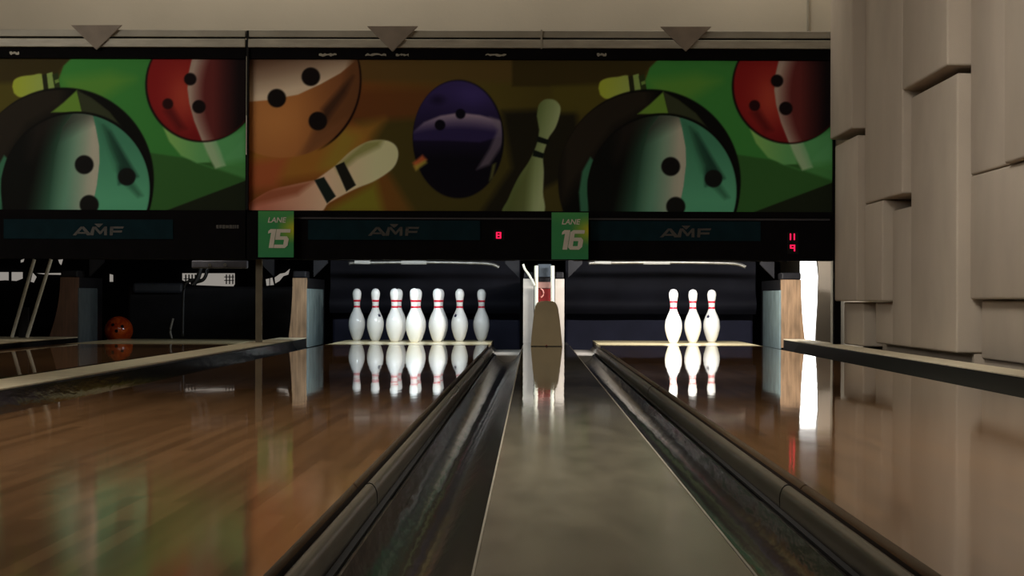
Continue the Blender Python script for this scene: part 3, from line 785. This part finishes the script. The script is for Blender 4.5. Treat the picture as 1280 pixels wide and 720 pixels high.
# corner triangles hung on the rail
for px in (491.5, 856.5):
    bm = new_bm(); tri = [P(px-32, 34+(px > 600), DM), P(px+32, 34+(px > 600), DM), P(px, 66, DM)]
    add_prism_xz(bm, [(v.x, v.z) for v in tri], DM-.085, DM-.066)
    bmesh.ops.bevel(bm, geom=list(bm.edges), offset=.003, segments=2, affect='EDGES')
    part('triangle_ornament', bm, M['ornament'], unit)
# score digits
def digit(bm, cx, cy, D, segs, w=6.2, h=8.):
    t_ = .9
    x0, x1, ym = cx-w/2, cx+w/2, cy
    S = {'a': (x0, cy-h/2, x1, cy-h/2+t_*1.3), 'g': (x0, ym-t_*.7, x1, ym+t_*.7), 'd': (x0, cy+h/2-t_*1.3, x1, cy+h/2),
         'f': (x0, cy-h/2, x0+t_*1.6, ym), 'b': (x1-t_*1.6, cy-h/2, x1, ym), 'e': (x0, ym, x0+t_*1.6, cy+h/2), 'c': (x1-t_*1.6, ym, x1, cy+h/2)}
    for k in segs:
        a = S[k]; p, q = P(a[0], a[1], D), P(a[2], a[3], D)
        add_box(bm, p.x, q.x, D-.003, D, q.z, p.z)
for px, py, segs in ((623.3, 294, 'abcdefg'), (990.3, 296, 'bcef'), (990.5, 310, 'abcfg')):
    bm = new_bm(); digit(bm, px, py, DM-.0205, segs)
    p = ubox('digit_display', PX(px-7, DM), PX(px+7, DM), DM-.02, DM-.012, zc(py+6.5), zc(py-6.5), M['seam'])
    sub('lit_digit', bm, M['led'], unit, p, label='glowing red digit')

# left-hand unit: the same, one pair of lanes over
left = copy_tree(unit, skip=('digit_display', 'lit_digit', 'hood_top_edge'))
left.location.x -= 734.0*DM/F
left['label'] = 'masking unit over the far-left lanes, cropped mural of teal and red bowling balls'
for ch in list(left.children):
    nm = ch.name.split('.')[0]
    if nm in ('end_cap', 'post_highlight', 'end_post') or nm == 'support_leg':
        for g_ in list(ch.children): bpy.data.objects.remove(g_)
        bpy.data.objects.remove(ch)
bm = new_bm()
for k, (x0, x1, y0, y1) in enumerate(((270, 273, 281, 285.5), (273.8, 277, 281, 285), (277.8, 281, 281, 285.5), (281.8, 285.5, 281.4, 285), (286.3, 289.5, 281, 285.5), (290.3, 292.2, 281, 285.5), (293, 295, 281, 285.3), (295.8, 298, 281, 285.5))):
    p, q = P(x0, y0, DM-.012), P(x1, y1, DM-.012); add_box(bm, p.x, q.x, DM-.015, DM-.012, q.z, p.z)
bmesh.ops.translate(bm, verts=bm.verts, vec=-left.location); o = obj('maker_plate', bm, M['letter'], left)

# ---- hanging lane number signs
def text_mesh(body, size, shear, offset, ext=.002):
    cu = bpy.data.curves.new('lettering', 'FONT'); cu.body = body; cu.size = size; cu.shear = shear; cu.offset = offset; cu.extrude = ext
    cu.align_x = 'CENTER'; cu.align_y = 'CENTER'
    o = bpy.data.objects.new('lettering', cu); COL.objects.link(o)
    dg = bpy.context.evaluated_depsgraph_get(); dg.update()
    me = bpy.data.meshes.new_from_object(o.evaluated_get(dg))
    bpy.data.objects.remove(o); bpy.data.curves.remove(cu)
    return me
M['sign'] = paint_mat('printed lane sign', 2.0)
def sign_paint(x0, y0, x1, y1):
    def f(X, Y):
        u, v = (X-x0)/(x1-x0), (Y-y0)/(y1-y0)
        C = np.zeros(X.shape+(3,)); C[:] = (44, 100, 60)
        w_ = clip01(1-np.hypot((u-1.05)/.55, (v-.38)/.34))[..., None]; C[:] = C*(1-w_)+np.array((150, 140, 30))*w_
        w_ = clip01((v-.15)/-.3+.5)[..., None]*.4; C[:] = C*(1-w_)+np.array((70, 120, 60))*w_
        w_ = clip01((v-.8)/.4)[..., None]*.6; C[:] = C*(1-w_)+np.array((34, 90, 66))*w_
        return C
    return f
def seven(bm, polys, ox, oz, sc, y, shear=.16):
    for q in polys:
        f = [(ox+(u+shear*v)*sc, oz+v*sc) for u, v in q]
        add_prism_xz(bm, f, y-.004, y)
# heavy slanted numerals on a unit-high grid
ONE = [[(.16, 0), (.40, 0), (.40, 1), (.16, 1)], [(.0, .76), (.16, .82), (.16, 1), (.10, 1), (0, .9)]]
FIVE = [[(0, 0), (.58, 0), (.72, .14), (.72, .18), (0, .18)], [(.48, .18), (.72, .18), (.72, .44), (.48, .44)], [(0, .44), (.72, .44), (.72, .48), (.60, .62), (0, .62)], [(0, .62), (.23, .62), (.23, .82), (0, .82)], [(0, .82), (.74, .82), (.74, 1), (0, 1)]]
SIX = [[(.12, 0), (.58, 0), (.72, .14), (.72, .18), (0, .18), (0, .12)], [(.48, .18), (.72, .18), (.72, .44), (.48, .44)], [(.23, .44), (.72, .44), (.72, .48), (.60, .62), (.23, .62)], [(0, .18), (.23, .18), (.23, .82), (0, .82)], [(0, .82), (.72, .82), (.72, 1), (.14, 1), (0, .9)]]
for (x0, y0, x1, y1), num, lab in (((322.5, 263.5, 367, 321.5), FIVE, 'green LANE 15 sign hanging below the orange ball of the mural'), ((689.5, 265.5, 735.5, 324), SIX, 'green LANE 16 sign hanging above the olive tan cover')):
    DS = DM-.092
    a, b = P(x0, y0, DS), P(x1, y1, DS)
    t = thing('lane_sign', lab, 'lane sign', ((a.x+b.x)/2, DS, b.z))
    bm = new_bm(); add_box(bm, a.x, b.x, DS+.001, DS+.006, b.z, a.z); part('sign_board', bm, M['black'], t)
    paint_grid('sign_face', x0, x1, y0, y1, 30, 38, DS, sign_paint(x0, y0, x1, y1), M['sign'], t, t)
    bm = new_bm(); k = (b.x-a.x)/44.5
    oz = b.z+11.5*k
    seven(bm, ONE, a.x+9.5*k, oz, 23.5*k, DS-.0005); seven(bm, num, a.x+19.5*k, oz, 23.5*k, DS-.0005)
    part('lane_number', bm, M['silver'], t)
    me = text_mesh('LANE', .046, .2, .0008, .0015); me.transform(Matrix.Translation((0, 0, 0)) @ Matrix.Rotation(PI/2, 4, 'X'))
    me.materials.append(M['silver']); o = bpy.data.objects.new('lane_word', me); COL.objects.link(o); o.parent = t
    o.location = Vector(((a.x+b.x)/2+.003, DS-.002, a.z-11.5*k))-t.location
    for sx in (.25, .75):
        bm = new_bm(); xx = a.x+(b.x-a.x)*sx; add_box(bm, xx-.008, xx+.008, DS+.006, DM-.012, a.z-.025, a.z-.010); part('hanger', bm, M['black'], t)

# ------------------------------------------------------------------ padded blocks on the right wall
def block(label, X, ya, yb, z0, z1, back=2.2385, bev=.012):
    bm = new_bm(); add_box(bm, X, back, ya, yb, z0, z1, bev, 3)
    o = obj('acoustic_panel', bm, M['foam']); smooth_by_angle(o, 40)
    return tag(o, label, 'acoustic panel', 'padded blocks on the right wall')
bm = new_bm(); add_box(bm, 2.05, 2.2385, 11.9, 15.9, ZF, .057); add_box(bm, 2.1, 2.2385, 6, 11.895, ZF, .032); struct('baseboard_right', bm, M['foam'])
block('tall beige padded block beside the upper right corner of the mural', 1.841, 14.85, 15.9, 1.30, 3.29)
block('beige padded block below the mural corner, right of the black end post', 1.872, 14.85, 15.9, .30, 1.262)
block('narrow beige padded block at floor level just right of the black end post', 1.93, 15.0, 15.9, .034, .295)
block('long beige padded block second from the mural, reaching down past mid-wall', 1.92, 13.36, 14.845, .862, 3.29)
block('small square beige block hanging under the long second block', 1.92, 14.12, 14.845, .30, .857)
block('recessed beige block at floor level under the small square block', 1.98, 13.36, 14.115, .058, .80)
block('recessed low beige block in shadow below the small square block', 1.985, 14.12, 14.845, .058, .296)
block('protruding beige block at top right with a dark notch beneath it', 1.92, 11.92, 13.35, 1.397, 3.29)
block('tall beige block under the notch, standing almost on the ledge', 1.967, 11.92, 13.35, .06, 1.362)
block('large flat beige panel at the right border, in its upper half', 2.00, 6, 10.9, .886, 3.29)
block('large flat beige panel at the right border, middle height', 2.03, 8.5, 11.91, .31, .882)
block('flat beige panel reaching up beside the dark notch at the right', 2.03, 10.905, 11.91, .886, 3.29)
block('recessed beige panel at the lower right border just above the ledge', 2.08, 6, 11.89, .034, .306)

# ------------------------------------------------------------------ light
def area(name, loc, target, sx, sy, power, color=(1, 1, 1), spread=None):
    l = bpy.data.lights.new(name, 'AREA'); l.shape = 'RECTANGLE'; l.size = sx; l.size_y = sy; l.energy = power; l.color = color
    if spread: l.spread = spread
    o = bpy.data.objects.new(name, l); COL.objects.link(o); o.location = loc
    d = Vector(target)-Vector(loc); o.rotation_euler = d.to_track_quat('-Z', 'Y').to_euler()
    return o
LC = (1., .95, .87)
area('room_light', (-4.8, 11.0, 3.2), (-3.6, 16, 1.0), 3.0, 3.0, 165, LC)
area('room_light_front', (-1.5, 0.0, 3.2), (1.0, 10, .2), 3, 3, 30, LC)
area('lane_fill', (-.6, 6.6, 3.25), (-.6, 6.8, 0), 3.5, 6, 104, LC, math.radians(90))  # added overhead fill to brighten the lane boards
area('block_fill', (-.2, 8.6, 3.2), (2.1, 11.6, 1.0), 1.6, 1.6, 38, LC, math.radians(80))  # added narrow fill for the padded blocks, kept off the mural
area('wall_washer', (PX(380, 16), 16.05, 3.24), (PX(380, 16), 16.4, 2.0), 3.2, .15, 22, LC)
area('wall_washer_right', (PX(940, 16), 16.05, 3.24), (PX(950, 16), 16.4, 2.0), 1.2, .15, 11, LC)
area('strip_fill', (1.95, 18.75, .95), (2.08, 19.1, .35), .2, .2, 1.6, (1., .97, .9))  # added hidden fill that brightens the beige strip beside the glowing panel
area('ball_fill', (C14, 17.30, .73), (C14, 18.9, .1), .8, .05, 1.1, (1., .95, .85))  # added dim fill to brighten the orange ball
area('pin_light_left', (C15, 17.30, .73), (C15, 18.7, .1), 1.0, .05, 14.5, (.80, .91, 1.))
area('pin_light_right', (C16, 17.30, .73), (C16, 18.7, .1), 1.0, .05, 36, (1., .97, .95))
w = bpy.data.worlds.new('world'); S_.world = w; w.use_nodes = True
bg = w.node_tree.nodes['Background']; bg.inputs[0].default_value = (.95, .88, .78, 1); bg.inputs[1].default_value = .07
S_.view_settings.view_transform = 'Standard'
S_.view_settings.look = 'None'
